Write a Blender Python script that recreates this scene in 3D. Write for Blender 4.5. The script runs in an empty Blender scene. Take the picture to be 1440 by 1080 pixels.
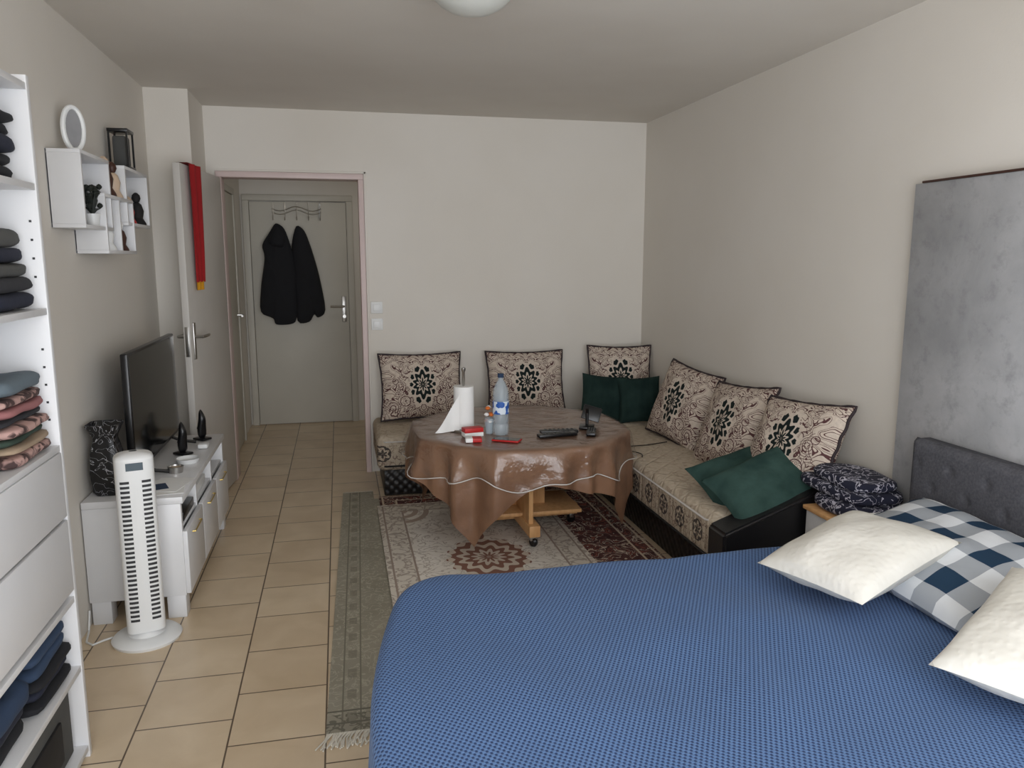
import bpy, bmesh, math, random
from math import sin, cos, pi, sqrt, radians, atan2
from mathutils import Vector, Matrix, Euler, noise
random.seed(4)
S = bpy.context.scene
col = S.collection
S.view_settings.view_transform = 'Standard'
S.view_settings.look = 'None'

# ---------------------------------------------------------------- materials
def lin(c):
    return tuple((x/12.92 if x <= .04045 else ((x+.055)/1.055)**2.4) for x in [v/255 for v in c]) + (1,)
class X:
    def __init__(s, nt, v): s.nt, s.v = nt, v
    def op(s, o, a=None, b=None, sw=False):
        n = s.nt.nodes.new('ShaderNodeMath'); n.operation = o
        ins = [s] if a is None else ([a, s] if sw else [s, a])
        if b is not None: ins.append(b)
        for i, q in enumerate(ins):
            if isinstance(q, X): s.nt.links.new(q.v, n.inputs[i])
            else: n.inputs[i].default_value = q
        return X(s.nt, n.outputs[0])
    def __add__(s, o): return s.op('ADD', o)
    __radd__ = __add__
    def __sub__(s, o): return s.op('SUBTRACT', o)
    def __rsub__(s, o): return s.op('SUBTRACT', o, sw=True)
    def __mul__(s, o): return s.op('MULTIPLY', o)
    __rmul__ = __mul__
    def __truediv__(s, o): return s.op('DIVIDE', o)
    def __lt__(s, o): return s.op('LESS_THAN', o)
    def __gt__(s, o): return s.op('GREATER_THAN', o)
    def abs(s): return s.op('ABSOLUTE')
    def sin(s): return s.op('SINE')
    def cos(s): return s.op('COSINE')
    def sqrt(s): return s.op('SQRT')
    def min(s, o): return s.op('MINIMUM', o)
    def max(s, o): return s.op('MAXIMUM', o)
    def atan2(s, o): return s.op('ARCTAN2', o)
    def mod(s, o): return s.op('FLOORED_MODULO', o)
class Mat:
    def __init__(s, name, rough=.6, metal=0, spec=.5):
        s.m = bpy.data.materials.new(name); s.m.use_nodes = True
        s.nt = s.m.node_tree; s.b = s.nt.nodes['Principled BSDF']
        s.b.inputs['Roughness'].default_value = rough
        s.b.inputs['Metallic'].default_value = metal
        s.b.inputs['Specular IOR Level'].default_value = spec
        s.tc = None
    def xyz(s):
        if not s.tc:
            s.tc = s.nt.nodes.new('ShaderNodeTexCoord')
            s.sep = s.nt.nodes.new('ShaderNodeSeparateXYZ')
            s.nt.links.new(s.tc.outputs['Object'], s.sep.inputs[0])
        return [X(s.nt, s.sep.outputs[i]) for i in range(3)]
    def vec(s, x, y, z=0.0):
        n = s.nt.nodes.new('ShaderNodeCombineXYZ')
        for i, q in enumerate((x, y, z)):
            if isinstance(q, X): s.nt.links.new(q.v, n.inputs[i])
            else: n.inputs[i].default_value = q
        return n.outputs[0]
    def noise(s, scale, detail=2, vec=None, dist=0, rough=.5):
        s.xyz()
        n = s.nt.nodes.new('ShaderNodeTexNoise')
        n.inputs['Scale'].default_value = scale; n.inputs['Detail'].default_value = detail
        n.inputs['Distortion'].default_value = dist; n.inputs['Roughness'].default_value = rough
        s.nt.links.new(vec if vec is not None else s.tc.outputs['Object'], n.inputs['Vector'])
        return X(s.nt, n.outputs['Fac'])
    def voro(s, scale, vec=None, feature='F1', out='Distance'):
        s.xyz()
        n = s.nt.nodes.new('ShaderNodeTexVoronoi'); n.feature = feature
        n.inputs['Scale'].default_value = scale
        s.nt.links.new(vec if vec is not None else s.tc.outputs['Object'], n.inputs['Vector'])
        return X(s.nt, n.outputs[out])
    def mix(s, f, a, b):
        n = s.nt.nodes.new('ShaderNodeMix'); n.data_type = 'RGBA'
        for i, q in ((0, f), (6, a), (7, b)):
            if isinstance(q, X): s.nt.links.new(q.v, n.inputs[i])
            elif hasattr(q, 'is_linked'): s.nt.links.new(q, n.inputs[i])
            else: n.inputs[i].default_value = q
        return n.outputs[2]
    def ramp(s, x, a, b):
        n = s.nt.nodes.new('ShaderNodeMapRange')
        s.nt.links.new(x.v, n.inputs[0]); n.inputs[1].default_value = a; n.inputs[2].default_value = b
        return X(s.nt, n.outputs[0])
    def color(s, c):
        if isinstance(c, tuple): s.b.inputs['Base Color'].default_value = c
        else: s.nt.links.new(c, s.b.inputs['Base Color'])
        return s
    def bump(s, x, strength=.3, dist=.005):
        n = s.nt.nodes.new('ShaderNodeBump'); n.inputs['Strength'].default_value = strength
        n.inputs['Distance'].default_value = dist
        s.nt.links.new(x.v, n.inputs['Height']); s.nt.links.new(n.outputs[0], s.b.inputs['Normal'])
        return s
def plain(name, rgb, rough=.5, metal=0, spec=.5, var=.12, sc=6, bump=0, bsc=60):
    m = Mat(name, rough, metal, spec); c = lin(rgb)
    d = tuple(v*(1-var) for v in c[:3])+(1,)
    m.color(m.mix(m.ramp(m.noise(sc, 3), .3, .7), c, d))
    if bump: m.bump(m.noise(bsc, 3), bump, .004)
    return m.m

wall_m = Mat('wall_paint', .75, spec=.25)
wall_m.color(wall_m.mix(wall_m.ramp(wall_m.noise(1.2, 4), .3, .75), lin((226, 221, 213)), lin((219, 213, 203))))
wall_m.bump(wall_m.noise(90, 3), .12, .003); WALL = wall_m.m
ceil_m = Mat('ceiling_paint', .8, spec=.2)
ceil_m.color(ceil_m.mix(ceil_m.ramp(ceil_m.noise(1.5, 3), .3, .7), lin((218, 213, 205)), lin((211, 205, 196))))
ceil_m.bump(ceil_m.noise(70, 3), .12, .003); CEIL = ceil_m.m
WHITE = plain('white_laminate', (220, 220, 221), .35, var=.04)
DOORP = plain('door_paint', (204, 200, 194), .45, var=.06, sc=3)
DOORH = plain('entrance_door_paint', (202, 198, 187), .5, var=.06, sc=3)
FRAME = plain('door_frame_paint', (214, 194, 190), .45, var=.06)
BLACK = plain('black_plastic', (16, 16, 18), .3)
BLACKM = plain('black_matte', (22, 21, 22), .75)
SCREEN = plain('tv_screen_glass', (10, 13, 16), .12, var=0)
CHROME = plain('brushed_metal', (190, 188, 184), .3, metal=1, var=.03)
GOLD = plain('gold_handle', (205, 180, 110), .3, metal=.8, var=.05)
PLASTW = plain('white_plastic', (232, 233, 232), .35, var=.03)
PIPING_CLEAR = plain('clear_cover_hem', (205, 200, 195), .2, var=.05)
GREYD = plain('dark_slot', (48, 48, 50), .6)
PAPER = plain('paper_white', (240, 240, 238), .85, var=.03, bump=.2)
RED = plain('red_card', (190, 30, 30), .5)
YEL = plain('yellow_cloth', (225, 160, 30), .8)
REDC = plain('red_cloth', (165, 22, 28), .85, bump=.3)
FRINGE = plain('rug_fringe', (222, 216, 202), .9)
SKIN = plain('ceramic_cream', (215, 190, 165), .4)
GLASSG = plain('grey_mirror_face', (150, 150, 152), .25, var=.2, sc=14)
LEAF = plain('plant_leaf', (30, 36, 30), .6)
BROWN = plain('dark_brown_figure', (70, 40, 30), .5)
CLB = plain('cloth_black', (22, 23, 28), .9, bump=.4, bsc=25)

# floor tiles
f = Mat('floor_tiles', .3, spec=.5)
x, y, z = f.xyz()
br = f.nt.nodes.new('ShaderNodeTexBrick')
br.offset = .5
f.nt.links.new(f.vec(y + .06, x + .09), br.inputs['Vector'])
br.inputs['Scale'].default_value = 1
br.inputs['Brick Width'].default_value = .30; br.inputs['Row Height'].default_value = .30
br.inputs['Mortar Size'].default_value = .003; br.inputs['Mortar Smooth'].default_value = .15
br.inputs['Color1'].default_value = lin((222, 203, 175)); br.inputs['Color2'].default_value = lin((210, 189, 160))
br.inputs['Mortar'].default_value = lin((104, 88, 72))
n1 = f.ramp(f.noise(5, 5, dist=.6), .3, .75)
mul = f.nt.nodes.new('ShaderNodeMix'); mul.data_type = 'RGBA'; mul.blend_type = 'MULTIPLY'
mul.inputs[0].default_value = 1
f.nt.links.new(br.outputs['Color'], mul.inputs[6])
f.nt.links.new(f.mix(n1, (1, 1, 1, 1), (.84, .81, .76, 1)), mul.inputs[7])
f.color(mul.outputs[2])
f.bump(X(f.nt, br.outputs['Fac'])*-1, .5, .003)
TILE = f.m

# patterned cushion fabric
def cushion_mat(name):
    m = Mat(name, .8, spec=.2); x, y, z = m.xyz()
    v = m.vec(x.abs(), y, 1.7)
    n = m.noise(9.5, 1.0, vec=v, dist=1.8)
    lines = ((n-.5).abs() < .020).max((n-.615).abs() < .013).max((n-.40).abs() < .013)
    blobs = n > .72
    vo = m.voro(12, vec=v)
    swirl = ((vo*46).sin() > .72)*(m.noise(5, 1, vec=m.vec(x.abs(), y, 5.0)) > .53)
    f_ = lines.max(blobs).max(swirl)
    r = ((x/.078)*(x/.078) + (y/.118)*(y/.118)).sqrt(); th = y.atan2(x)
    e = 1.05 + (th*10).cos()*.16
    ins = r < e
    dark = ((r*13 + (th*10).cos()*1.6).sin() > -.4)*ins
    halo = (r > e)*(r < e + .22)
    f_ = f_*(1-ins)*(1-halo)
    base = m.mix(m.ramp(m.noise(70, 2), .3, .7), lin((210, 196, 181)), lin((194, 180, 166)))
    c = m.mix(f_, base, lin((88, 58, 58)))
    c = m.mix(dark, c, lin((22, 32, 32)))
    m.color(c); m.bump(m.noise(260, 2), .25, .002)
    return m.m
CUSH = cushion_mat('damask_cushion_fabric')
# mattress fabric
m = Mat('sofa_mattress_fabric', .8, spec=.2); x, y, z = m.xyz()
n = m.noise(9, 1.2, dist=1.2)
g = ((n-.5).abs() < .02)
s_ = ((x+y)/.19).mod(1.0)*.19-.095
rr_ = (s_*s_+(z-.285)*(z-.285)).sqrt(); tt_ = (z-.285).atan2(s_)
ro = (rr_ < .045+.006)*((rr_*170+(tt_*6).cos()*1.5).sin() > -.2)*(z < .345)
sc_ = ((m.noise(22, 1, dist=1.5)-.5).abs() < .035)*(z < .34)
base = m.mix(m.ramp(m.noise(40, 2), .3, .7), lin((198, 184, 164)), lin((180, 166, 147)))
c = m.mix(g*.4, base, lin((140, 120, 104)))
c = m.mix(sc_*.75, c, lin((110, 88, 80)))
c = m.mix(ro*.9, c, lin((52, 48, 50)))
m.color(c)
dia = (((x+y)*24).sin().abs().min(((x-y)*24).sin().abs())).min(.35)
m.bump(dia + m.noise(14, 2)*.4 + m.noise(200, 1)*.05, .5, .02); SOFA = m.m
m = Mat('carved_black_base', .45); x, y, z = m.xyz()
k = (((x+y)*110).sin()*((z*110).sin()))
m.color(m.mix(k > .1, lin((18, 16, 16)), lin((38, 34, 32)))); m.bump(k, .5, .006); CARVE = m.m
LEATHER = plain('black_leatherette', (24, 23, 25), .38, bump=.15, bsc=120)
m = Mat('green_velvet', .9, spec=.1); m.color(m.mix(m.ramp(m.noise(9, 3), .3, .7), lin((62, 86, 80)), lin((42, 63, 59))))
m.bump(m.noise(14, 3), .6, .015); GREEN = m.m
m = Mat('dark_green_velvet', .9, spec=.1); m.color(m.mix(m.ramp(m.noise(9, 3), .3, .7), lin((40, 58, 54)), lin((26, 42, 40))))
m.bump((m.xyz()[0]*150).sin()*.4+m.noise(16, 3), .4, .008); DGREEN = m.m

# rugs
def rugmat(name, fn, rough=.95):
    m = Mat(name, rough, spec=.1); x, y, z = m.xyz(); c = fn(m, x, y)
    m.color(c); m.bump(m.noise(350, 2), .3, .003); return m.m
def cream(m, x, y):
    u = (x-.69).abs(); v = (y-3.65).abs()
    e = (.51-u).min(.95-v)
    nn = m.noise(12, 2, vec=m.vec(u, v, 0.0), dist=1.5)
    base = m.mix(m.ramp(m.noise(4, 3), .35, .65), lin((238, 232, 222)), lin((220, 213, 201)))
    c = m.mix(((nn-.5).abs() < .03), base, lin((198, 188, 176)))
    bnd = m.mix(((nn-.5).abs() < .045), lin((218, 210, 197)), lin((178, 166, 154)))
    c = m.mix((e < .14), c, bnd)
    c = m.mix(((e-.14).abs() < .005).max((e-.03).abs() < .005), c, lin((162, 146, 134)))
    r = ((u/.20)*(u/.20)+(v/.25)*(v/.25)).sqrt(); th = v.atan2(u)
    ed = 1 + (th*12).cos()*.08
    med = m.mix(((r*17+(th*12).cos()*1.4).sin() > -.1), lin((216, 202, 186)), lin((144, 106, 92)))
    c = m.mix(r < ed, c, med)
    r2 = (u/.03)*(u/.03) + ((v-.31)/.06)*((v-.31)/.06)
    c = m.mix(r2 < 1, c, lin((146, 112, 98)))
    r3 = (((u-.37)/.16)*((u-.37)/.16) + ((v-.81)/.22)*((v-.81)/.22)).sqrt()
    return m.mix((r3 < 1)*(e > .14)*((r3*16).sin() > 0), c, lin((180, 162, 148)))
CREAM = rugmat('cream_rug_pile', cream)
def darkr(m, x, y):
    nn = m.noise(12, 2, dist=1.6)
    base = m.mix(m.ramp(m.noise(20, 2), .3, .7), lin((98, 68, 66)), lin((74, 52, 52)))
    c = m.mix((nn-.5).abs() < .020, base, lin((196, 178, 160)))
    c = m.mix(((nn-.60).abs() < .02), c, lin((140, 84, 74)))
    e = (x-.2).min(1.56-x).min(4.8-y).min(y-3.0)
    return m.mix(((e-.10).abs() < .006).max((e-.02).abs() < .006), c, lin((200, 182, 160)))
DARKR = rugmat('dark_red_rug_pile', darkr)
def runner(m, x, y):
    u = x+.09-(y-2.33)*.025
    nn = m.noise(20, 2, vec=m.vec(x, y, 2.0), dist=1.5)
    base = m.mix(m.ramp(m.noise(4, 3), .3, .7), lin((158, 152, 137)), lin((144, 139, 124)))
    c = m.mix(((nn-.5).abs() < .03), base, lin((170, 164, 147)))
    c = m.mix(((u-.05).abs() < .003).max((u-.11).abs() < .003), c, lin((124, 120, 107)))
    tri = ((y*45).sin() > .2)*((u-.08).abs() < .016)
    c = m.mix(tri*.55, c, lin((120, 116, 104)))
    e = (y-2.33)
    c = m.mix((e < .10)*((nn-.5).abs() < .06), c, lin((114, 110, 98)))
    return m.mix(((e-.05).abs() < .005).max((e-.12).abs() < .005), c, lin((110, 106, 95)))
RUNNER = rugmat('olive_runner_pile', runner)

# bed cover
m = Mat('blue_bed_cover_cotton', .85, spec=.12); x, y, z = m.xyz()
w = ((x*460+y*90).sin()*((y*380-x*60).sin()))
c1 = m.mix(m.ramp(w, -.1, .5), lin((90, 119, 162)), lin((42, 60, 98)))
m.color(c1); m.bump(w*-1, .3, .003); m.b.inputs['Sheen Weight'].default_value = .06; BLUE = m.m
m = Mat('white_quilted_pillow', .95, spec=.08); x, y, z = m.xyz()
q = m.voro(60, feature='SMOOTH_F1')
m.color(m.mix(m.ramp(m.noise(6, 2), .3, .7), lin((226, 223, 215)), lin((216, 213, 204)))); m.bump(q*-1, .35, .005); WPIL = m.m
m = Mat('gingham_pillowcase', .85, spec=.15); x, y, z = m.xyz()
a = ((x+y*.0+.03)/.16).mod(1.0) < .5; b_ = ((y+.02)/.16).mod(1.0) < .5
c = m.mix((a+b_)*.5, lin((214, 217, 220)), lin((36, 58, 80))); m.color(c); m.bump(m.noise(12, 3), .3, .01); GING = m.m
m = Mat('headboard_fabric', .9, spec=.15)
m.color(m.mix(m.ramp(m.noise(120, 2), .3, .7), lin((94, 94, 99)), lin((78, 78, 84)))); m.bump(m.noise(300, 1), .3, .002); HEAD = m.m
m = Mat('concrete_effect_panel', .6, spec=.3)
nn = m.noise(2.2, 7, dist=.4, rough=.65)
c = m.mix(m.ramp(nn, .35, .65), lin((152, 153, 155)), lin((180, 180, 182)))
c = m.mix((m.ramp(m.noise(12, 6, rough=.7), .52, .70))*.5, c, lin((126, 126, 129))); m.color(c); m.bump(nn, .1, .004); CONC = m.m
m = Mat('brown_satin_tablecloth', .4, spec=.5); x, y, z = m.xyz()
m.color(m.mix(m.ramp(m.noise(5, 3), .3, .7), lin((142, 107, 83)), lin((116, 85, 65)))); m.bump(m.noise(9, 4), .5, .02)
TCLOTH = m.m
m = Mat('plywood_orange', .45); x, y, z = m.xyz()
m.color(m.mix(m.ramp(m.noise(7, 3, vec=m.vec(x*6, y*6, z)), .3, .7), lin((228, 180, 126)), lin((206, 155, 103)))); WOOD = m.m
# clear plastic
cp = bpy.data.materials.new('clear_plastic_film'); cp.use_nodes = True; nt = cp.node_tree; nt.nodes.clear()
o = nt.nodes.new('ShaderNodeOutputMaterial'); mx = nt.nodes.new('ShaderNodeMixShader')
tr = nt.nodes.new('ShaderNodeBsdfTransparent'); gl = nt.nodes.new('ShaderNodeBsdfGlossy'); gl.inputs['Roughness'].default_value = .18
tcn = nt.nodes.new('ShaderNodeTexCoord'); nz = nt.nodes.new('ShaderNodeTexNoise'); nz.inputs['Scale'].default_value = 13; nz.inputs['Detail'].default_value = 3
bpn = nt.nodes.new('ShaderNodeBump'); bpn.inputs['Strength'].default_value = .8; bpn.inputs['Distance'].default_value = .02
nt.links.new(tcn.outputs['Object'], nz.inputs['Vector']); nt.links.new(nz.outputs['Fac'], bpn.inputs['Height']); nt.links.new(bpn.outputs[0], gl.inputs['Normal'])
lw = nt.nodes.new('ShaderNodeLayerWeight'); lw.inputs[0].default_value = .25
ma = nt.nodes.new('ShaderNodeMath'); ma.operation = 'MULTIPLY_ADD'; ma.inputs[1].default_value = .40; ma.inputs[2].default_value = .035
nt.links.new(lw.outputs['Facing'], ma.inputs[0]); nt.links.new(ma.outputs[0], mx.inputs[0])
nt.links.new(tr.outputs[0], mx.inputs[1]); nt.links.new(gl.outputs[0], mx.inputs[2]); nt.links.new(mx.outputs[0], o.inputs[0])
CLEAR = cp
m = Mat('bottle_blue_plastic', .12); m.color(lin((190, 205, 214))); m.b.inputs['Alpha'].default_value = .38; BOTTLE = m.m
m = Mat('lamp_glass', .3); m.color(lin((210, 212, 206))); m.b.inputs['Alpha'].default_value = .9; LAMPG = m.m
m = Mat('bottle_label', .5); x, y, z = m.xyz(); nn = m.noise(30, 1)
m.color(m.mix(nn > .52, lin((40, 90, 170)), lin((215, 225, 235)))); LABEL = m.m
m = Mat('vase_silver_relief', .35); nn = m.noise(18, 1, dist=2)
m.color(m.mix((nn-.5).abs() < .012, lin((14, 14, 16)), lin((170, 170, 176)))); VASE = m.m
m = Mat('paisley_blanket', .9); nn = m.noise(18, 2, dist=1.5)
m.color(m.mix((nn-.5).abs() < .025, lin((26, 28, 48)), lin((180, 178, 190)))); PAIS = m.m
m = Mat('patterned_clothes', .9); nn = m.noise(26, 2, dist=1)
m.color(m.mix(m.ramp(nn, .42, .55), lin((70, 52, 50)), lin((180, 146, 138)))); PATC = m.m

# ---------------------------------------------------------------- builder
def boxgeo(x0, x1, y0, y1, z0, z1, bev=0, seg=2):
    bm = bmesh.new(); bmesh.ops.create_cube(bm, size=1)
    for v in bm.verts:
        v.co = Vector(((x0+x1)/2+v.co.x*(x1-x0), (y0+y1)/2+v.co.y*(y1-y0), (z0+z1)/2+v.co.z*(z1-z0)))
    if bev > 0: bmesh.ops.bevel(bm, geom=bm.edges[:], offset=bev, segments=seg, profile=.5, affect='EDGES')
    bm.verts.index_update()
    vs = [v.co.copy() for v in bm.verts]; fs = [[v.index for v in f.verts] for f in bm.faces]; bm.free()
    return vs, fs
class B:
    def __init__(s, name): s.name = name; s.v = []; s.f = []; s.mi = []; s.mats = []
    def add(s, vs, fs, mat, M=None):
        o = len(s.v); s.v += [(M @ Vector(v)) if M else Vector(v) for v in vs]
        if mat not in s.mats: s.mats.append(mat)
        k = s.mats.index(mat)
        for q in fs: s.f.append([i+o for i in q]); s.mi.append(k)
        return s
    def box(s, x0, x1, y0, y1, z0, z1, mat, bev=.004, seg=2, M=None):
        return s.add(*boxgeo(min(x0, x1), max(x0, x1), min(y0, y1), max(y0, y1), min(z0, z1), max(z0, z1), bev, seg), mat, M)
    def surf(s, fn, nu, nv, mat, cu=False, M=None):
        vs = [fn(i/(nu if cu else nu-1), j/(nv-1)) for j in range(nv) for i in range(nu)]
        fs = []
        for j in range(nv-1):
            for i in range(nu if cu else nu-1):
                a = j*nu+i; b = j*nu+(i+1) % nu; fs.append([a, b, b+nu, a+nu])
        return s.add(vs, fs, mat, M)
    def lathe(s, prof, loc, mat, n=28, sx=1, sy=1, M=None):
        vs = []; fs = []
        for r, z in prof:
            for i in range(n):
                t = 2*pi*i/n; vs.append((loc[0]+r*cos(t)*sx, loc[1]+r*sin(t)*sy, loc[2]+z))
        for j in range(len(prof)-1):
            for i in range(n):
                a = j*n+i; b = j*n+(i+1) % n; fs.append([a, b, b+n, a+n])
        fs.append(list(range(n))[::-1]); fs.append([len(vs)-n+i for i in range(n)])
        return s.add(vs, fs, mat, M)
    def tube(s, pts, r, mat, n=8, closed=False, M=None):
        pts = [Vector(p) for p in pts]; N = len(pts); vs = []; fs = []
        up = Vector((0, 0, 1)); prev = None
        for i, p in enumerate(pts):
            if closed: d = pts[(i+1) % N]-pts[i-1]
            else: d = pts[min(i+1, N-1)]-pts[max(i-1, 0)]
            d.normalize()
            if prev is None:
                a = up.cross(d)
                if a.length < .01: a = Vector((1, 0, 0)).cross(d)
            else: a = prev-d*prev.dot(d)
            a.normalize(); prev = a; b = d.cross(a)
            rr = r[i] if isinstance(r, (list, tuple)) else r
            for k in range(n):
                t = 2*pi*k/n; vs.append(p+a*cos(t)*rr+b*sin(t)*rr)
        for i in range(N if closed else N-1):
            for k in range(n):
                a_ = i*n+k; b_ = i*n+(k+1) % n; c_ = ((i+1) % N)*n+(k+1) % n; d_ = ((i+1) % N)*n+k
                fs.append([a_, b_, c_, d_])
        if not closed: fs.append(list(range(n))[::-1]); fs.append([(N-1)*n+k for k in range(n)])
        return s.add(vs, fs, mat, M)
    def puff(s, outline, T, mat, M=None, rings=8):
        P = [Vector((a, b, 0)) for a, b in outline]
        Q = []
        for i in range(len(P)):
            for k in range(4): Q.append(P[i].lerp(P[(i+1) % len(P)], k/4))
        for _ in range(2): Q = [(Q[i-1]+Q[i]*2+Q[(i+1) % len(Q)])/4 for i in range(len(Q))]
        C = sum(Q, Vector())/len(Q); n = len(Q)
        vs = []; fs = []
        for k in range(-rings, rings+1):
            sc = 1-abs(k)/rings; sc = max(sc, .02)**.8
            dz = T*sqrt(max(0, 1-sc**2))*(1 if k > 0 else -1)
            for q in Q:
                p = C+(q-C)*sc; w = noise.noise(p*14)*.012
                vs.append(Vector((p.x, p.y, dz+w)))
        for j in range(2*rings):
            for i in range(n):
                a = j*n+i; b = j*n+(i+1) % n; fs.append([a, b, b+n, a+n])
        fs.append(list(range(n))); fs.append([2*rings*n+i for i in range(n)])
        return s.add(vs, fs, mat, M)
    def done(s, loc=None, rot=None, ang=38):
        me = bpy.data.meshes.new(s.name); me.from_pydata([tuple(v) for v in s.v], [], s.f)
        for mm in s.mats: me.materials.append(mm)
        me.polygons.foreach_set('material_index', s.mi)
        bm = bmesh.new(); bm.from_mesh(me); bmesh.ops.recalc_face_normals(bm, faces=bm.faces[:]); bm.to_mesh(me); bm.free()
        me.polygons.foreach_set('use_smooth', [True]*len(me.polygons))
        me.set_sharp_from_angle(angle=radians(ang)); me.update()
        ob = bpy.data.objects.new(s.name, me); col.objects.link(ob)
        if loc: ob.location = loc
        if rot: ob.rotation_euler = Euler([radians(a) for a in rot])
        return ob

def RT(loc, rx=0, ry=0, rz=0):
    return Matrix.Translation(loc) @ Euler((radians(rx), radians(ry), radians(rz))).to_matrix().to_4x4()

# ---------------------------------------------------------------- room shell
H = 2.46
B('floor').box(-1.3, 2.4, -.6, 7.5, -.1, 0, TILE, 0).done()
B('ceiling').box(-1.3, 2.4, -.6, 7.5, H, H+.1, CEIL, 0).done()
B('wall_left').box(-1.2, -1.05, -.5, 5.45, 0, H, WALL, 0).done()
B('wall_pillar').box(-1.05, -.81, 4.95, 5.45, 0, H, WALL, 0).done()
B('wall_right').box(2.2, 2.35, -.5, 5.57, 0, H, WALL, 0).done()
b = B('wall_back'); b.box(-1.2, -.755, 5.45, 5.57, 0, H, WALL, 0).box(.185, 2.2, 5.45, 5.57, 0, H, WALL, 0).box(-.755, .185, 5.45, 5.57, 2.06, H, WALL, 0).done()
b = B('wall_front'); b.box(-1.2, -1.0, -.5, -.35, 0, H, WALL, 0).box(2.12, 2.35, -.5, -.35, 0, H, WALL, 0).box(-1.0, 2.12, -.5, -.35, 2.36, H, WALL, 0).done()
b = B('window_1')
for xx in (-1.0, .02, 1.06, 2.06): b.box(xx, xx+.06, -.46, -.40, 0, 2.36, WHITE)
b.box(-.94, 2.06, -.46, -.40, 2.29, 2.35, WHITE).box(-.94, 2.06, -.46, -.40, 0.01, .09, WHITE); b.done()
B('wall_hall_left').box(-.97, -.82, 5.57, 7.4, 0, H, WALL, 0).done()
B('wall_hall_right').box(1.0, 1.15, 5.57, 7.4, 0, H, WALL, 0).done()
B('wall_hall_back').box(-.82, 1.0, 7.28, 7.4, 0, H, WALL, 0).done()
b = B('trim_1')
b.box(-.754, -.72, 5.43, 5.58, 0, 2.02, FRAME).box(.148, .184, 5.43, 5.58, 0, 2.02, FRAME).box(-.754, .184, 5.43, 5.58, 2.02, 2.058, FRAME)
b.box(.186, .20, 5.44, 5.449, 0, 2.072, WALL, .002).box(-.754, .20, 5.44, 5.449, 2.0595, 2.072, WALL, .002); b.done()
# inner open door
b = B('door_1')
hx, hy = -.722, 5.425; L = .80; ang = atan2(-.78, -.10)
M = Matrix.Translation((hx, hy, 0)) @ Matrix.Rotation(ang, 4, 'Z')
b.box(0, L, -.038, 0, .01, 2.015, DOORP, .003, M=M)
for sgn in (0.004, -.042):
    b.box(L-.075, L-.04, sgn-.004, sgn+.004, .93, 1.14, CHROME, .003, M=M)
b.tube([(L-.058, 0, 1.06), (L-.058, .05, 1.06), (L-.10, .055, 1.06), (L-.17, .052, 1.06)], .009, CHROME, M=M)
b.tube([(L-.058, -.04, 1.06), (L-.058, -.085, 1.06), (L-.17, -.087, 1.06)], .009, CHROME, M=M)
b.box(L-.001, L+.002, -.03, -.008, .95, 1.12, CHROME, .001, M=M)
b.done()
b = B('red_scarf')
def sc(u, v):
    w = .24-.10*v; s0 = L-.08-w/1.0+u*w-.04*v
    return M @ Vector((s0, .012+.008*sin(u*14+v*2)+.006, 2.025-v*.66))
b.surf(sc, 24, 30, REDC)
b.surf(lambda u, v: M @ Vector((L-.08-.14-.04+u*.14, .014+.006*sin(u*14), 1.37-v*.05)), 16, 4, YEL)
b.surf(lambda u, v: M @ Vector((L-.32+u*.24, .018-v*.062, 2.025)), 8, 4, REDC)
b.done(ang=80)
# entrance door
b = B('door_2')
b.box(-.80, -.745, 7.235, 7.278, 0, 2.0, DOORH).box(.085, .14, 7.235, 7.278, 0, 2.0, DOORH).box(-.80, .14, 7.235, 7.278, 2.0, 2.05, DOORH)
b.box(-.742, .082, 7.25, 7.278, .01, 1.992, DOORH, .003)
b.box(.02, .06, 7.242, 7.25, .93, 1.16, CHROME, .003)
b.tube([(.04, 7.245, 1.07), (.04, 7.20, 1.07), (-.02, 7.195, 1.07), (-.08, 7.197, 1.07)], .010, CHROME)
b.lathe([(.015, 0), (.015, .02)], (0, 0, 0), CHROME, M=RT((.04, 7.245, .98), 90))
b.done()
b = B('door_3')
b.box(-.819, -.795, 5.80, 5.86, 0, 2.0, DOORH).box(-.819, -.795, 6.64, 6.70, 0, 2.0, DOORH).box(-.819, -.795, 5.80, 6.70, 2.0, 2.05, DOORH)
b.box(-.819, -.805, 5.862, 6.638, .01, 1.995, DOORH, .003)
b.tube([(-.805, 6.58, 1.05), (-.76, 6.58, 1.05), (-.755, 6.46, 1.05)], .009, CHROME); b.done()
b = B('coat_hook_rail')
b.tube([(-.55+t*.42/12, 7.22, 1.93-.02*sin(t*.8)) for t in range(13)], .004, CHROME)
b.tube([(-.55+t*.42/12, 7.22, 1.90-.02*sin(t*.8)) for t in range(13)], .003, CHROME)
for t in range(5):
    xx = -.54+t*.10
    b.tube([(xx, 7.235, 1.99), (xx, 7.22, 1.93), (xx, 7.21, 1.84), (xx, 7.17, 1.83), (xx, 7.16, 1.86)], .003, CHROME)
b.box(-.15, -.135, 7.225, 7.248, 1.85, 1.98, PLASTW, .003); b.done()
def jac(name, pts, y, t):
    b = B(name)
    out = [(-.655+(p-370)*.00609, 1.80-(q-315)*.00626) for p, q in pts]
    b.puff(out, t, CLB, M=Matrix.Translation((0, y, 0)) @ Matrix.Rotation(pi/2, 4, 'X'))
    return b
j = jac('hooded_jacket', [(392, 313), (404, 320), (412, 345), (419, 380), (417, 452), (405, 456), (385, 456), (384, 446), (364, 440), (368, 400), (376, 360), (371, 345), (384, 326)], 7.16, .055)
j.puff([(-.60, 1.62), (-.51, 1.80), (-.44, 1.70), (-.46, 1.58)], .03, CLB, M=Matrix.Translation((0, 7.12, 0)) @ Matrix.Rotation(pi/2, 4, 'X')); j.done(ang=70)
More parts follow.
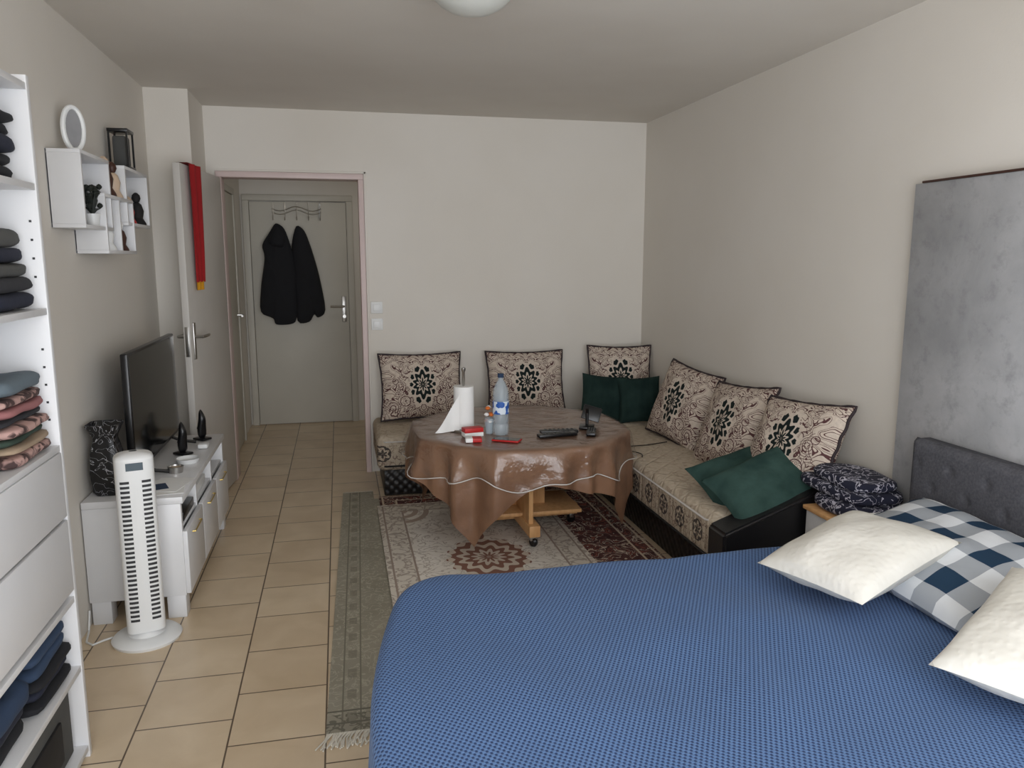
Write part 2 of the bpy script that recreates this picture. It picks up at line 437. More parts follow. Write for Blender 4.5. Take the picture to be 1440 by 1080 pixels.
j = jac('hooded_jacket', [(420, 315), (432, 323), (441, 350), (450, 385), (459, 440), (445, 448), (441, 440), (435, 453), (415, 456), (414, 400), (412, 345)], 7.17, .05); j.done(ang=70)
for zz in (1.165, 1.05):
    b = B('light_switch'); b.box(.21, .29, 5.44, 5.45, zz-.04, zz+.04, PLASTW, .004).box(.225, .275, 5.434, 5.442, zz-.025, zz+.025, PLASTW, .003); b.done()
b = B('ceiling_lamp')
b.lathe([(.165, 0), (.165, -.02), (.15, -.025)], (.49, 2.86, H), CHROME, 40)
b.lathe([(.152, -.02), (.15, -.035), (.14, -.055), (.115, -.08), (.08, -.1), (.04, -.112), (.002, -.116)], (.49, 2.86, H), LAMPG, 40); b.done()

# ---------------------------------------------------------------- shelving unit (left)
b = B('wardrobe_shelf_unit')
x0, x1, y0, y1 = -1.045, -.79, 1.45, 2.40
b.box(x0, x1, y1-.02, y1, 0, 1.98, WHITE, .001).box(x0, x1, y0, y0+.02, 0, 1.98, WHITE, .001)
b.box(x0, x0+.006, y0+.02, y1-.02, 0, 1.96, WHITE, 0)
for zz in (1.96, 1.70, 1.364, .975, .52, .30, .04): b.box(x0, x1-.002, y0+.02, y1-.02, zz-.018, zz+.0, WHITE, .001)
b.box(x1-.02, x1+.001, y0+.02, y1-.022, .765, .955, WHITE, .003).box(x1-.02, x1+.001, y0+.02, y1-.022, .54, .755, WHITE, .003)
for zz in [1.05+.05*i for i in range(5)]+[1.45+.05*i for i in range(4)]:
    b.box(-.815, -.809, y1-.0215, y1-.0195, zz-.003, zz+.003, GREYD, 0)
b.done()
def fold(b, x0, x1, y0, y1, z0, h, mat, ex=9):
    seed = random.random()*50
    def fn(u, v):
        t = 2*pi*u; ph = -pi/2+pi*v
        cx, cy = cos(t), sin(t)
        k = (abs(cx)**ex+abs(cy)**ex)**(-1/ex)
        r = abs(cos(ph))**.22 if abs(cos(ph)) > 1e-6 else 0
        zz = (1 if sin(ph) > 0 else -1)*abs(sin(ph))**.8
        n = noise.noise(Vector((cx*1.5+seed, cy*1.5, zz*2)))*.10
        sag = noise.noise(Vector((cx*k*r*1.3+seed, cy*k*r*1.3, 9)))*.006
        return Vector(((x0+x1)/2+(x1-x0)/2*cx*k*r*(1+n*.3), (y0+y1)/2+(y1-y0)/2*cy*k*r*(1+n*.25), z0+h/2+h/2*zz*(1+n)+sag))
    b.surf(fn, 48, 14, mat, cu=True)
C = {k: plain('cloth_'+k, v, .92, bump=.5, bsc=18) for k, v in dict(navy=(30, 34, 50), grey=(78, 78, 76), denim=(48, 66, 92), char=(44, 44, 48), teal=(96, 108, 116), pink=(150, 100, 100), green=(50, 66, 56), cream=(160, 140, 118), blue=(40, 58, 84)).items()}
C['black'] = CLB
def stack(z, items, ys=(2.09, 2.374), xs=(-1.032, -.81)):
    b = B('folded_clothes')
    for k, h in items:
        mt = PATC if k == 'pat' else C[k]
        fold(b, xs[0], xs[1]+random.uniform(-.02, .004), ys[0]+random.uniform(0, .02), ys[1]+random.uniform(-.008, 0), z+.003, h*1.02, mt); z += h
    b.done(ang=60)
stack(1.70, [('black', .035), ('black', .035), ('navy', .04), ('black', .035), ('black', .03)], xs=(-1.032, -.815))
stack(1.70, [('char', .05), ('black', .06), ('navy', .05)], ys=(1.78, 2.06))
stack(1.364, [('navy', .045), ('char', .04), ('grey', .035), ('navy', .04), ('grey', .05)])
stack(1.364, [('char', .055), ('navy', .05), ('teal', .045)], ys=(1.78, 2.06))
stack(.975, [('pat', .03), ('cream', .02), ('green', .022), ('pat', .028), ('char', .02), ('pink', .028), ('pat', .024), ('teal', .045)], xs=(-1.032, -.80))
stack(.975, [('pat', .05), ('pink', .04), ('teal', .05)], ys=(1.78, 2.05))
stack(.30, [('black', .03), ('navy', .03), ('black', .03), ('denim', .035), ('denim', .035)], xs=(-1.032, -.80))
stack(.30, [('black', .05), ('navy', .04), ('blue', .06)], ys=(1.78, 2.06), xs=(-1.032, -.80))
b = B('storage_box'); b.box(-1.03, -.82, 1.9, 2.35, .041, .26, C['grey'], .01).box(-.822, -.812, 2.0, 2.25, .08, .2, BLACKM, .003).done()

# ---------------------------------------------------------------- tv cabinet
b = B('tv_cabinet')
X0, X1, Y0, Y1 = -1.045, -.66, 3.30, 4.50
b.box(X0, X1, Y0, Y1, .50, .53, WHITE).box(X0, X1-.01, Y0+.003, Y0+.03, .10, .50, WHITE, .002).box(X0, X1-.01, Y1-.03, Y1-.003, .10, .50, WHITE, .002)
b.box(X0, X1-.01, Y0+.03, Y1-.03, .10, .125, WHITE, .001).box(X0, X0+.01, Y0+.03, Y1-.03, .12, .5, WHITE, 0)
b.box(X0, X1-.02, Y0+.03, Y1-.03, .375, .39, WHITE, .001)
for yy in (3.68, 4.10): b.box(X0, X1-.015, yy, yy+.02, .12, .50, WHITE, .001)
for ya, yb in ((3.31, 3.685), (3.695, 4.10), (4.11, 4.49)):
    b.box(X1-.012, X1+.008, ya, yb, .105, .378, WHITE, .003)
    ym = (ya+yb)/2
    b.tube([(X1+.008, ym-.08, .34), (X1+.020, ym-.08, .34), (X1+.020, ym+.08, .34), (X1+.008, ym+.08, .34)], .0035, GOLD)
for yy in (Y0+.01, Y1-.09):
    for xx in (X0+.005, X1-.09): b.box(xx, xx+.075, yy, yy+.075, 0, .10, WHITE, .003)
b.done()
b = B('set_top_box'); b.box(-.90, -.68, 3.40, 3.64, .392, .43, BLACK, .004).done()
b = B('media_player'); b.box(-.92, -.69, 3.76, 4.02, .392, .435, PLASTW, .006).done()
b = B('television')
b.box(-.905, -.875, 3.49, 4.43, .575, 1.105, BLACK, .006).box(-.876, -.8735, 3.502, 4.418, .595, 1.093, SCREEN, 0).box(-.94, -.905, 3.65, 4.27, .62, .95, BLACK, .015)
for yy in (3.66, 4.26):
    b.tube([(-.89, yy, .58), (-.84, yy+.02, .55), (-.77, yy+.03, .538)], .008, BLACK); b.tube([(-.89, yy, .58), (-.93, yy, .55), (-.98, yy, .538)], .008, BLACK)
b.done()
for (yy, xx) in ((4.36, -.75), (4.04, -.79)):
    b = B('desktop_speaker')
    b.box(-.03, .03, -.04, .04, 0, .012, BLACK, .004)
    b.puff([(-.026, 0), (.026, 0), (.018, .13), (0, .165), (-.018, .13)], .018, BLACK, M=RT((0, 0, .008), 90, 0, 0)); b.tube([(0, 0, .008), (0, .03, .06), (0, .0, .1)], .006, BLACK)
    b.done(loc=(xx, yy, .5325), rot=(0, 0, 50))
b = B('ashtray'); b.lathe([(.001, 0), (.045, 0), (.055, .022), (.050, .022), (.042, .008), (.001, .007)], (-.74, 3.88, .5305), PLASTW).done()
b = B('candle_holder'); b.lathe([(.001, 0), (.03, 0), (.035, .03), (.03, .03), (.026, .01), (.001, .009)], (-.76, 3.70, .5305), CHROME); b.lathe([(.001, .009), (.024, .009), (.024, .025), (.001, .025)], (-.76, 3.70, .5305), SKIN); b.done()
b = B('router'); b.box(-.74, -.69, 4.14, 4.21, .531, .555, PLASTW, .008).done()
b = B('paper_sheets')
def sheet(b, cx, cy, w, h, rz, z, mt): b.box(-w/2, w/2, -h/2, h/2, 0, .0014, mt, 0, M=RT((cx, cy, z), 0, 0, rz))
sheet(b, -.765, 3.46, .17, .24, 8, .5308, PAPER); sheet(b, -.75, 3.49, .15, .21, -12, .5324, PAPER); sheet(b, -.78, 3.46, .06, .09, 20, .534, C['denim']); b.done()
b = B('square_vase')
prof = [(.001, 0), (.045, 0), (.06, .02), (.066, .10), (.060, .18), (.046, .235), (.048, .25), (.072, .298), (.068, .30), (.045, .255), (.04, .2), (.001, .19)]
vs = []; fs = []; n = 32
for r, z in prof:
    for i in range(n):
        t = 2*pi*i/n; k = (abs(cos(t))**6+abs(sin(t))**6)**(-1/6); vs.append((-.965+r*cos(t)*k*.92, 3.42+r*sin(t)*k*.92, .5305+z))
for jx in range(len(prof)-1):
    for i in range(n):
        a = jx*n+i; c_ = jx*n+(i+1) % n; fs.append([a, c_, c_+n, a+n])
b.add(vs, fs, VASE); b.done()
# tower fan
b = B('tower_fan')
b.lathe([(.001, 0), (.125, 0), (.13, .012), (.12, .022), (.07, .03), (.055, .05), (.05, .06), (.001, .06)], (0, 0, 0), PLASTW, 40)
def fr(t, z):
    k = (abs(cos(t))**4+abs(sin(t))**4)**(-1/4); s_ = 1
    if z > .745: s_ = max(.02, sqrt(max(0, 1-((z-.745)/.0255)**2)))
    return Vector((cos(t)*k*.070*s_, sin(t)*k*.06*s_, z))
zs = [.05+.69*i/22 for i in range(23)]+[.745, .752, .759, .764, .768, .7695, .77]
b.surf(lambda u, v: fr(2*pi*u, zs[round(v*(len(zs)-1))]), 40, len(zs), PLASTW, cu=True)
for cidx in (-1, 1):
    for i in range(31):
        zz = .10+i*.0185
        t0 = -pi/2+cidx*.50-.20; t1 = t0+.40
        def g_(u, v, t0=t0, t1=t1, zz=zz):
            p = fr(t0+(t1-t0)*u, zz+.010*v); return Vector((p.x*1.012, p.y*1.012, p.z))
        b.surf(g_, 6, 2, GREYD)
b.surf(lambda u, v: Vector((fr(-pi/2-.10+.2*u, .10+.55*v).x*1.02, fr(-pi/2-.1+.2*u, .1+.55*v).y*1.02, .10+.57*v)), 4, 4, PLASTW)
b.surf(lambda u, v: Vector(((-.03+.06*u), -.0608, .705+.03*v)), 6, 4, C['teal'])
b.done(loc=(-.797, 3.15, 0), rot=(0, 0, 15))
b = B('power_cable'); b.tube([(-.93, 3.17, .006), (-.96, 3.15, .006), (-.99, 3.12, .006), (-1.02, 3.15, .006), (-1.04, 3.25, .006), (-1.04, 3.28, .08)], .004, PLASTW, 6).done()

# ---------------------------------------------------------------- wall cubes
b = B('wall_cube_shelf')
def cube(b, ya, yb, za, zb, d=.12, t=.014):
    xa, xb = -1.049, -1.049+d
    b.box(xa, xb, ya, yb, za, za+t, WHITE, .001).box(xa, xb, ya, yb, zb-t, zb, WHITE, .001)
    b.box(xa, xb, ya, ya+t, za+t, zb-t, WHITE, .001).box(xa, xb, yb-t, yb, za+t, zb-t, WHITE, .001).box(xa, xa+.005, ya, yb, za, zb, WHITE, 0)
cube(b, 3.28, 3.66, 1.615, 1.905); cube(b, 3.91, 4.34, 1.65, 1.915); cube(b, 3.54, 4.00, 1.52, 1.765, .125)
b.box(-1.049, -.926, 3.76, 3.774, 1.53, 1.76, WHITE, .001); b.done()
b = B('oval_photo_frame')
Mo = RT((-.985, 3.42, 1.997), 0, 0, -48)
b.tube([(0, .038*cos(t*pi/14), .080*sin(t*pi/14)) for t in range(28)], .010, PLASTW, 8, True, M=Mo)
b.lathe([(.033, 0), (.033, .004)], (0, 0, 0), GLASSG, 28, 2.1, 1.02, M=Mo @ Matrix.Rotation(pi/2, 4, 'Y')); b.done()
b = B('lantern')
b.box(-1.03, -.94, 4.06, 4.18, 1.917, 1.93, BLACK, .002).box(-1.03, -.94, 4.06, 4.18, 2.085, 2.10, BLACK, .002)
for xx in (-1.028, -.95):
    for yy in (4.062, 4.17): b.box(xx, xx+.008, yy, yy+.008, 1.925, 2.09, BLACK, 0)
b.box(-1.015, -.955, 4.08, 4.16, 1.93, 2.07, C['grey'], .01); b.done()
b = B('potted_plant')
b.lathe([(.001, 0), (.022, 0), (.03, .05), (.026, .05), (.001, .045)], (-.97, 3.52, 1.6295), PLASTW)
for i in range(22):
    a = random.random()*6.28; r = random.uniform(.02, .040); h = random.uniform(.06, .15)
    p = Vector((-.97+r*cos(a)*.8, 3.52+r*sin(a), 1.6295+h))
    b.tube([(-.97, 3.52, 1.675), tuple((Vector((-.97, 3.52, 1.695))+p)/2), tuple(p)], [.002, .006, .001], LEAF, 5)
    b.lathe([(.001, 0), (.009, .006), (.012, .012), (.008, .02), (.001, .024)], tuple(p), LEAF, 8)
b.done()
def figurine(x, y, z, h, m1, m2):
    b = B('figurine')
    b.lathe([(.001, 0), (.25*h, 0), (.24*h, .06*h), (.16*h, .2*h), (.2*h, .42*h), (.14*h, .62*h), (.07*h, .68*h)], (x, y, z), m1, 20)
    b.lathe([(.001, 0), (.09*h, .04*h), (.13*h, .14*h), (.11*h, .24*h), (.04*h, .31*h), (.001, .32*h)], (x, y, z+.66*h), m2, 20); b.done()
figurine(-.965, 3.67, 1.5345, .16, PLASTW, BROWN); figurine(-.965, 3.89, 1.5345, .14, BROWN, PLASTW)
figurine(-.965, 3.72, 1.766, .17, BROWN, SKIN); figurine(-.965, 3.84, 1.766, .16, SKIN, BROWN)
figurine(-.965, 4.08, 1.6645, .13, RED, SKIN); figurine(-.965, 4.24, 1.6645, .16, BLACKM, BLACKM)

# ---------------------------------------------------------------- rugs
b = B('runner_rug')
vs = [(-.09, 2.33), (.5, 2.33), (.565, 4.78), (.17, 4.78), (.17, 4.94), (-.02, 4.94)]
b.add([(p[0], p[1], .0005) for p in vs]+[(p[0], p[1], .006) for p in vs], [[5, 4, 3, 2, 1, 0], [6, 7, 8, 9, 10, 11]]+[[i, (i+1) % 6, 6+(i+1) % 6, 6+i] for i in range(6)], RUNNER)
for i in range(110):
    xx = -.085+i*.00535; yy = 2.33
    b.tube([(xx, yy, .005), (xx+random.uniform(-.008, .008)-.012, yy-.03, .005), (xx+random.uniform(-.016, .016)-.022, yy-.06-random.random()*.025, .004)], .003, FRINGE, 4)
for i in range(38):
    xx = -.018+i*.005; yy = 4.94
    b.tube([(xx, yy, .005), (xx+random.uniform(-.005, .005), yy+.025, .004)], .002, FRINGE, 4)
b.done()
B('persian_rug').box(.2, 1.56, 3.0, 4.80, .0065, .0115, DARKR, 0).done()
B('medallion_rug').box(.18, 1.20, 2.7, 4.60, .012, .018, CREAM, .002).done()

# ---------------------------------------------------------------- sofas
b = B('banquette_sofa')
b.box(.24, 2.16, 4.84, 5.42, 0, .18, CARVE, .008); b.box(.20, 2.18, 4.80, 5.44, .17, .40, SOFA, .045, 5)
b.tube([(.215, 5.4, .36), (.205, 4.85, .362), (.25, 4.795, .362), (1.5, 4.795, .362)], .005, PIPING_CLEAR, 6)
b.tube([(.215, 5.4, .205), (.205, 4.85, .205), (.25, 4.795, .205), (1.5, 4.795, .205)], .006, BLACKM, 6); b.done()
b = B('banquette_sofa')
b.box(1.60, 2.16, 2.98, 4.79, 0, .18, CARVE, .008); b.box(1.55, 2.19, 2.97, 4.79, .17, .40, SOFA, .045, 5)
b.tube([(1.545, 4.78, .362), (1.545, 3.02, .362), (1.59, 2.965, .362), (2.1, 2.965, .362)], .005, PIPING_CLEAR, 6)
b.tube([(1.545, 4.78, .205), (1.545, 3.02, .205), (1.59, 2.965, .205), (2.1, 2.965, .205)], .006, BLACKM, 6)
prof = [(1.52, 0), (2.18, 0), (2.18, .54), (1.97, .54), (1.52, .37)]
bm = bmesh.new(); vv = [bm.verts.new((p, 2.80, q)) for p, q in prof]; fc = bm.faces.new(vv)
r = bmesh.ops.extrude_face_region(bm, geom=[fc])
for v in [g for g in r['geom'] if isinstance(g, bmesh.types.BMVert)]: v.co.y += .15
bmesh.ops.bevel(bm, geom=bm.edges[:], offset=.012, segments=3, affect='EDGES'); bm.verts.index_update()
b.add([v.co.copy() for v in bm.verts], [[v.index for v in f_.verts] for f_ in bm.faces], LEATHER); bm.free()
b.done()

def pillow(name, w, h, t, mat, loc, rot, pipe=None, pinch=.07, wr=.01, n=30, pr=.0075):
    b = B(name); sd = random.random()*30
    def sh(u, v):
        a = 2*u-1; c = 2*v-1
        x = a*w/2*(1-pinch*(1-c*c)*abs(a)); y = c*h/2*(1-pinch*(1-a*a)*abs(c))
        return a, c, x, y
    def prof(a, c): return (max(0, 1-a*a)**.45)*(max(0, 1-c*c)**.45)
    for sg in (1, -1):
        def fn(u, v, sg=sg):
            a, c, x, y = sh(u, v); z = sg*t/2*prof(a, c)
            z += noise.noise(Vector((x*9+sd, y*9, sg)))*wr*prof(a, c)*2
            return Vector((x, y, z))
        b.surf(fn, n, n, mat)
    if pipe:
        pts = []
        m_ = 24
        for i in range(m_): pts.append(sh(i/m_, 0)[2:])
        for i in range(m_): pts.append(sh(1, i/m_)[2:])
        for i in range(m_): pts.append(sh(1-i/m_, 1)[2:])
        for i in range(m_): pts.append(sh(0, 1-i/m_)[2:])
        b.tube([(p[0], p[1], .004*sin(i*1.3)) for i, p in enumerate(pts)], pr, pipe, 6, True)
    o = b.done(loc=loc, rot=rot, ang=75); return o
PIPE = plain('dark_piping', (44, 32, 36), .7)
pillow('damask_cushion', .57, .46, .17, CUSH, (.53, 5.27, .635), (73, 0, 2), PIPE)
pillow('damask_cushion', .56, .46, .17, CUSH, (1.27, 5.28, .63), (74, 0, -2), PIPE)
pillow('damask_cushion', .46, .47, .15, CUSH, (1.955, 5.235, .65), (76, 0, -12), PIPE)
pillow('damask_cushion', .55, .48, .17, CUSH, (2.02, 4.30, .62), (70, 5, -82), PIPE)
pillow('damask_cushion', .55, .48, .17, CUSH, (2.02, 3.68, .615), (68, -5, -85), PIPE)
pillow('damask_cushion', .53, .44, .17, CUSH, (2.01, 3.10, .655), (64, -4, -80), PIPE)
pillow('green_velvet_cushion', .31, .32, .11, DGREEN, (1.74, 4.96, .56), (68, 6, -10))
pillow('green_velvet_cushion', .29, .32, .11, DGREEN, (1.96, 4.86, .555), (68, -4, -20))
pillow('green_velvet_cushion', .45, .34, .12, GREEN, (1.83, 3.20, .48), (30, -14, 4))
pillow('green_velvet_cushion', .45, .33, .12, GREEN, (1.80, 2.97, .515), (30, -20, 2))
b = B('bedside_box'); b.box(1.87, 2.14, 2.50, 2.77, .02, .47, WHITE, .008)
b.box(1.86, 2.15, 2.49, 2.78, .47, .488, WOOD, .004)
for xx in (1.88, 2.10):
    for yy in (2.51, 2.73): b.box(xx, xx+.03, yy, yy+.03, 0, .02, BLACK, .002)
b.done()
b = B('folded_blanket'); fold(b, 1.88, 2.16, 2.48, 2.79, .49, .06, PAIS, 4); fold(b, 1.90, 2.16, 2.50, 2.93, .545, .05, PAIS, 4); fold(b, 1.92, 2.15, 2.52, 2.88, .59, .045, PAIS, 3); fold(b, 1.92, 2.12, 2.46, 2.58, .49, .05, PAPER, 3); b.done(ang=60)

# ---------------------------------------------------------------- bed
b = B('bed')
def rr(x0, x1, y0, y1, r, per=10, seg=16):
    pts = []
    def line(a, c):
        for i in range(seg): t = i/seg; pts.append((a[0]+(c[0]-a[0])*t, a[1]+(c[1]-a[1])*t))
    def arc(cx, cy, a0):
        for i in range(per): t = a0+pi/2*i/per; pts.append((cx+r*cos(t), cy+r*sin(t)))
    line((x0+r, y0), (x1-r, y0)); arc(x1-r, y0+r, -pi/2); line((x1, y0+r), (x1, y1-r)); arc(x1-r, y1-r, 0)
    line((x1-r, y1), (x0+r, y1)); arc(x0+r, y1-r, pi/2); line((x0, y1-r), (x0, y0+r)); arc(x0+r, y0+r, pi)
    return [(p[0]+.13*max(0, (p[1]-1.62)/.70)**1.6*max(0, 1-p[0]/1.0), p[1]) for p in pts]
P = rr(.07, 2.05, .76, 2.32, .14); n = len(P); cx, cy = 1.06, 1.54
NR = []
for i in range(n):
    d = Vector((P[(i+1) % n][0]-P[i-1][0], P[(i+1) % n][1]-P[i-1][1])).normalized(); NR.append((d.y, -d.x))
rings = []
for k in range(26):
    s_ = k/25
    rings.append([(cx+(p[0]-cx)*s_, cy+(p[1]-cy)*s_, .5) for p in P])
for k in range(1, 5):
    t = k/4*pi/2; rings.append([(p[0]+.035*sin(t)*q[0], p[1]+.035*sin(t)*q[1], .5-.035*(1-cos(t))) for p, q in zip(P, NR)])
for k in range(1, 12):
    d = k/11; row = []
    for i, (p, q) in enumerate(zip(P, NR)):
        w = .014*sin(i*.9)*d+.010*sin(i*.37+1)*d; o_ = .035+.012*d+w
        if p[0] > 1.9: o_ = .02
        row.append((p[0]+o_*q[0], p[1]+o_*q[1], .465-.41*d))
    rings.append(row)
vs = []
for k, row in enumerate(rings):
    for p in row:
        z = p[2]
        if k < 28: z += noise.noise(Vector((p[0]*2.2, p[1]*2.2, 0)))*.016+noise.noise(Vector((p[0]*7, p[1]*4, 3)))*.007
        vs.append((p[0], p[1], z))
fs = [[j*n+i, j*n+(i+1) % n, (j+1)*n+(i+1) % n, (j+1)*n+i] for j in range(len(rings)-1) for i in range(n)]
b.add(vs, fs, BLUE)
b.box(.24, 2.03, .80, 2.28, .12, .46, PLASTW, .03)
for xx in (.26, 1.9):
    for yy in (.84, 2.18): b.box(xx, xx+.06, yy, yy+.06, 0, .13, BLACK, .004)
def hb(u, v):
    yy = .70+1.74*u; zz = .10+.74*v
    dx = .0
    a = (yy/.16); c = (zz-.84)/.16
    for (ox, oz) in ((0, 0), (.5, .5)):
        da = (a-ox)-round(a-ox); dc = (c-oz-.5)-round(c-oz-.5)
        dx += .009*math.exp(-(da*da+dc*dc)/.010)
    e = min(u*1.74, (1-u)*1.74, (1-v)*.74); k = min(1, e/.03); rnd = .03*(1-sqrt(max(0, 1-(1-k)**2)))
    return Vector((2.068+dx+rnd, yy, zz))
b.surf(hb, 140, 70, HEAD)
b.box(2.085, 2.155, .70, 2.44, 0.02, .838, HEAD, .01)
b.done(ang=50)
b = B('headboard_wall_panel')
b.box(2.165, 2.199, 1.75, 2.64, .0, 1.78, CONC, .002).box(2.165, 2.199, .85, 1.748, .0, 1.78, CONC, .002).box(2.160, 2.199, .85, 2.60, 1.78, 1.788, BROWN, .001)
b.done()
pillow('gingham_pillow', .50, .70, .15, GING, (1.78, 1.90, .595), (3, -12, 4), pinch=.05)
pillow('gingham_pillow', .50, .66, .15, GING, (1.78, 1.16, .60), (0, -13, -2), pinch=.05)
pillow('white_quilted_pillow', .45, .37, .14, WPIL, (1.495, 1.945, .625), (-2, -12, 17), pinch=.04, wr=.008)
pillow('white_quilted_pillow', .48, .38, .14, WPIL, (1.58, 1.335, .64), (0, -14, 26), pinch=.04, wr=.008)

# ---------------------------------------------------------------- table
TC = (.93, 4.04); TZ = .60
def tR(t, R=.57):
    m_ = ((t+pi/8) % (pi/4))-pi/8
    return R*(.35+.65*(.97/cos(m_)))
b = B('pedestal_table')
b.lathe([(.001, 0), (.53, 0), (.53, .025), (.001, .025)], (TC[0], TC[1], TZ-.03), WOOD, 8)
b.box(TC[0]-.15, TC[0]+.15, TC[1]-.012, TC[1]+.012, .14, TZ-.03, WOOD, .003)
b.box(TC[0]-.012, TC[0]+.012, TC[1]-.30, TC[1]+.30, .12, TZ-.03, WOOD, .003)
b.box(TC[0]-.24, TC[0]+.24, TC[1]-.02, TC[1]+.22, TZ-.14, TZ-.03, WOOD, .003)
for a in (0, 90):
    Mx = RT((TC[0], TC[1], 0), 0, 0, a+2)
    b.box(-.34, .34, -.03, .03, .078, .14, WOOD, .006, M=Mx)
    for sx in (-.31, .31):
        b.lathe([(.001, -.012), (.022, -.012), (.027, 0), (.022, .012), (.001, .012)], (0, 0, 0), BLACK, 20, M=Mx @ RT((sx, .0, .0465), 90, 0, 20))
        b.box(sx-.012, sx+.012, -.02, .02, .055, .08, CHROME, .003, M=Mx)
b.box(TC[0]-.32, TC[0]+.32, TC[1]-.16, TC[1]+.20, .135, .155, WOOD, .003)
b.done()
def cloth(name, dropf, mat, off, ztop, seed, fold_amp, fo=0, n=300):
    b = B(name); rings = []
    T = [2*pi*i/n for i in range(n)]
    for k in range(12):
        s_ = k/11; rings.append([(TC[0]+cos(t)*(tR(t)+off)*s_, TC[1]+sin(t)*(tR(t)+off)*s_, ztop) for t in T])
    K = 26
    for k in range(1, K+1):
        s_ = k/K; row = []
        for i in range(n):
            t = T[i]; D = dropf(t); d = D*s_
            w = fold_amp*min(1, d/.16)*(sin(t*13+seed+1.2*sin(t*3))*.6+sin(t*22+seed*2+sin(t*5))*.4)
            w += fold_amp*.25*min(1, d/.1)*noise.noise(Vector((cos(t)*6, sin(t)*6, d*9)))
            e = .014*(1-math.exp(-d/.012))
            r = tR(t)+off+e+w+.03*d+fo*min(1, d/.1)
            row.append((TC[0]+cos(t)*r, TC[1]+sin(t)*r, ztop-d))
        rings.append(row)
    vs = [p for r in rings for p in r]
    fs = [[j*n+i, j*n+(i+1) % n, (j+1)*n+(i+1) % n, (j+1)*n+i] for j in range(len(rings)-1) for i in range(n)]
    b.add(vs, fs, mat); return b, rings[-1]
A0 = radians(280)
def d1(t):
    a = ((t-A0+pi/4) % (pi/2))-pi/4
    return min(.50, .755/cos(a)-.57+.012*sin(t*9)+.02*sin(t*5+1))
b, _ = cloth('brown_tablecloth', d1, TCLOTH, .006, TZ+.0, 1.0, .036); b.done(ang=80)
def d2(t): return .17+.022*sin(t*7+1)+.014*sin(t*13)
b, last = cloth('clear_table_cover', d2, CLEAR, .010, TZ+.004, 1.0, .036, .014); b.tube(last[::2], .003, PIPING_CLEAR, 6, True); b.done(ang=80)
tz = TZ+.005
b = B('paper_towel_holder')
b.lathe([(.001, 0), (.07, 0), (.07, .01), (.001, .012)], (.62, 3.97, tz), CHROME); b.lathe([(.007, 0), (.007, .31), (.011, .315), (.011, .33), (.001, .335)], (.62, 3.97, tz), CHROME, 12)
b.lathe([(.018, .013), (.053, .013), (.054, .12), (.053, .235), (.018, .236)], (.62, 3.97, tz), PAPER, 36)
b.surf(lambda u, v: Vector((.59-.13*u, 3.925-.02*u+.01*sin(u*6), tz+.004+(.19*(1-u)**1.1+.002)*(v))), 14, 8, PAPER)
b.done()
b = B('water_bottle')
b.lathe([(.001, 0), (.036, 0), (.041, .012), (.041, .05), (.037, .06), (.041, .07), (.041, .21), (.038, .235), (.026, .265), (.014, .285), (.013, .30)], (.79, 3.83, tz), BOTTLE)
b.lathe([(.0422, .11), (.0422, .175)], (.79, 3.83, tz), LABEL, 28); b.lathe([(.016, .296), (.016, .316), (.001, .317)], (.79, 3.83, tz), C['blue'], 18); b.done()
b = B('flower_glass')
b.lathe([(.001, 0), (.02, 0), (.026, .08), (.024, .08), (.018, .004), (.001, .004)], (.735, 3.86, tz), BOTTLE, 20)
OR = plain('orange_petals', (225, 120, 50), .7)
for i in range(8):
    a = i*.8; b.lathe([(.001, 0), (.010, .004), (.014, .010), (.008, .018), (.001, .02)], (.735+.014*cos(a), 3.86+.014*sin(a), tz+.055+.035*(i % 3)), OR if i % 2 else PAPER, 10)
b.done()
b = B('tissue_box'); b.box(-.05, .05, -.03, .03, 0, .022, PAPER, .003).box(-.05, .05, -.03, .03, .0225, .045, RED, .003); b.done(loc=(.64, 3.82, tz), rot=(0, 0, 10))
b = B('cigarette_pack'); b.box(-.04, .04, -.03, .03, 0, .02, RED, .003).box(-.041, -.005, -.031, .031, .0005, .021, PAPER, .003); b.done(loc=(.625, 3.70, tz), rot=(0, 0, -5))
b = B('smartphone'); b.box(-.035, .035, -.07, .07, 0, .009, RED, .004).box(-.031, .031, -.066, .066, .009, .0098, SCREEN, 0); b.done(loc=(.79, 3.68, tz), rot=(0, 0, 60))
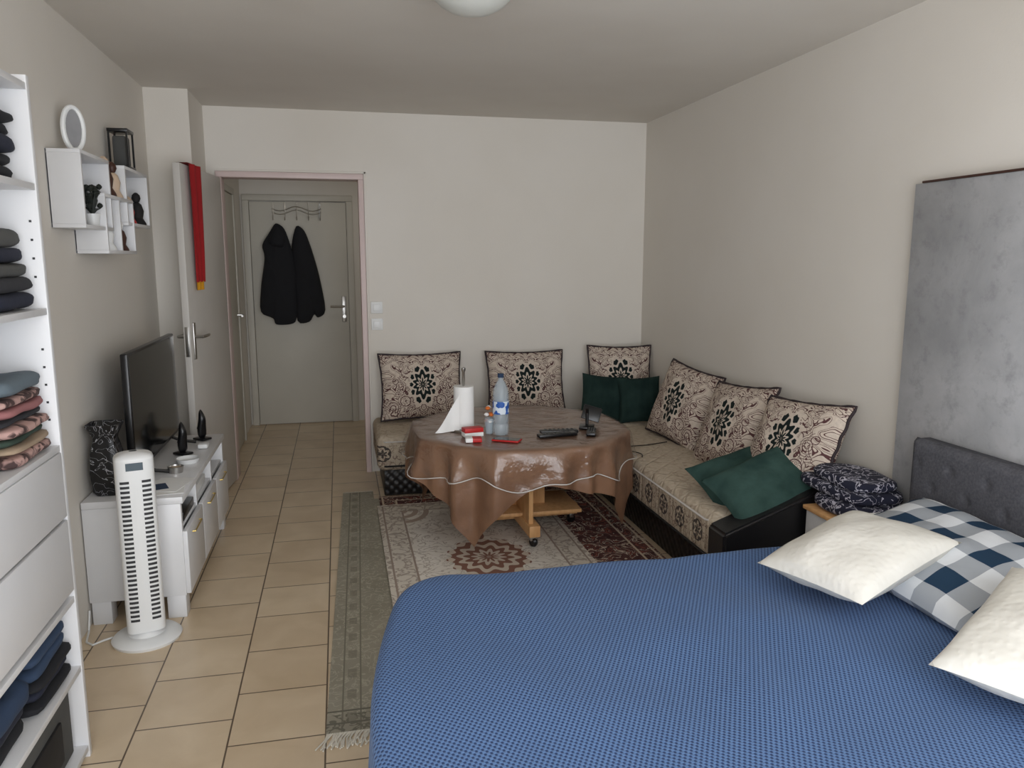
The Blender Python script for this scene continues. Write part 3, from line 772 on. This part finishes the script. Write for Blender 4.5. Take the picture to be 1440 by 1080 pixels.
def remote(loc, rz, L=.2):
    b = B('remote_control'); b.box(-L/2, L/2, -.024, .024, 0, .018, BLACK, .006)
    for i in range(7):
        for k in (-1, 0, 1):
            if -L/2+.037+i*.023 < L/2-.01: b.box(-L/2+.025+i*.023, -L/2+.037+i*.023, k*.013-.004, k*.013+.004, .018, .0205, C['grey'], .001)
    b.done(loc=loc, rot=(0, 0, rz))
remote((1.06, 3.72, tz), 8, .21); remote((1.09, 3.79, tz), -4, .2); remote((1.25, 3.74, tz), 70, .14)
b = B('phone_stand')
b.box(-.04, .04, -.05, .05, 0, .012, BLACK, .004); b.tube([(0, .03, .01), (.0, .045, .07), (0, .03, .10)], .009, BLACK)
b.box(-.05, .05, .0, .012, .06, .14, BLACK, .004, M=RT((0, .02, -.02), -25, 15)); b.done(loc=(1.27, 3.88, tz), rot=(0, 0, -20))
b = B('charging_cable'); b.tube([(1.62+.02*sin(i), 3.95+i*.035, .408) for i in range(8)]+[(1.75, 4.2, .408), (1.9, 4.25, .408)], .003, BLACK, 6).done()

# ---------------------------------------------------------------- light
def area(name, loc, rot, sx, sy, e, c):
    l = bpy.data.lights.new(name, 'AREA'); l.shape = 'RECTANGLE'; l.size = sx; l.size_y = sy; l.energy = e; l.color = c
    o_ = bpy.data.objects.new(name, l); o_.location = loc; o_.rotation_euler = [radians(a) for a in rot]; col.objects.link(o_); return o_
area('window_daylight', (.56, -.62, 1.25), (90, 0, 0), 3.0, 2.3, 112, (.94, .965, 1.0))
area('hall_fill_light', (.3, 6.4, 2.42), (0, 0, 0), .4, .4, 2, (1, .94, .85))  # added fill to brighten the dim hall, not an actual ceiling fixture
w = bpy.data.worlds.new('sky'); S.world = w; w.use_nodes = True
bg = w.node_tree.nodes['Background']; bg.inputs[0].default_value = (.86, .92, 1, 1); bg.inputs[1].default_value = 1.1

cam = bpy.data.cameras.new('camera'); cam.lens = 1090/1440*36; cam.sensor_width = 36; cam.clip_start = .05
co = bpy.data.objects.new('camera', cam); col.objects.link(co); co.location = (0, 0, 1.5)
co.rotation_euler = (radians(90-9.2), 0, radians(-12.5)); S.camera = co
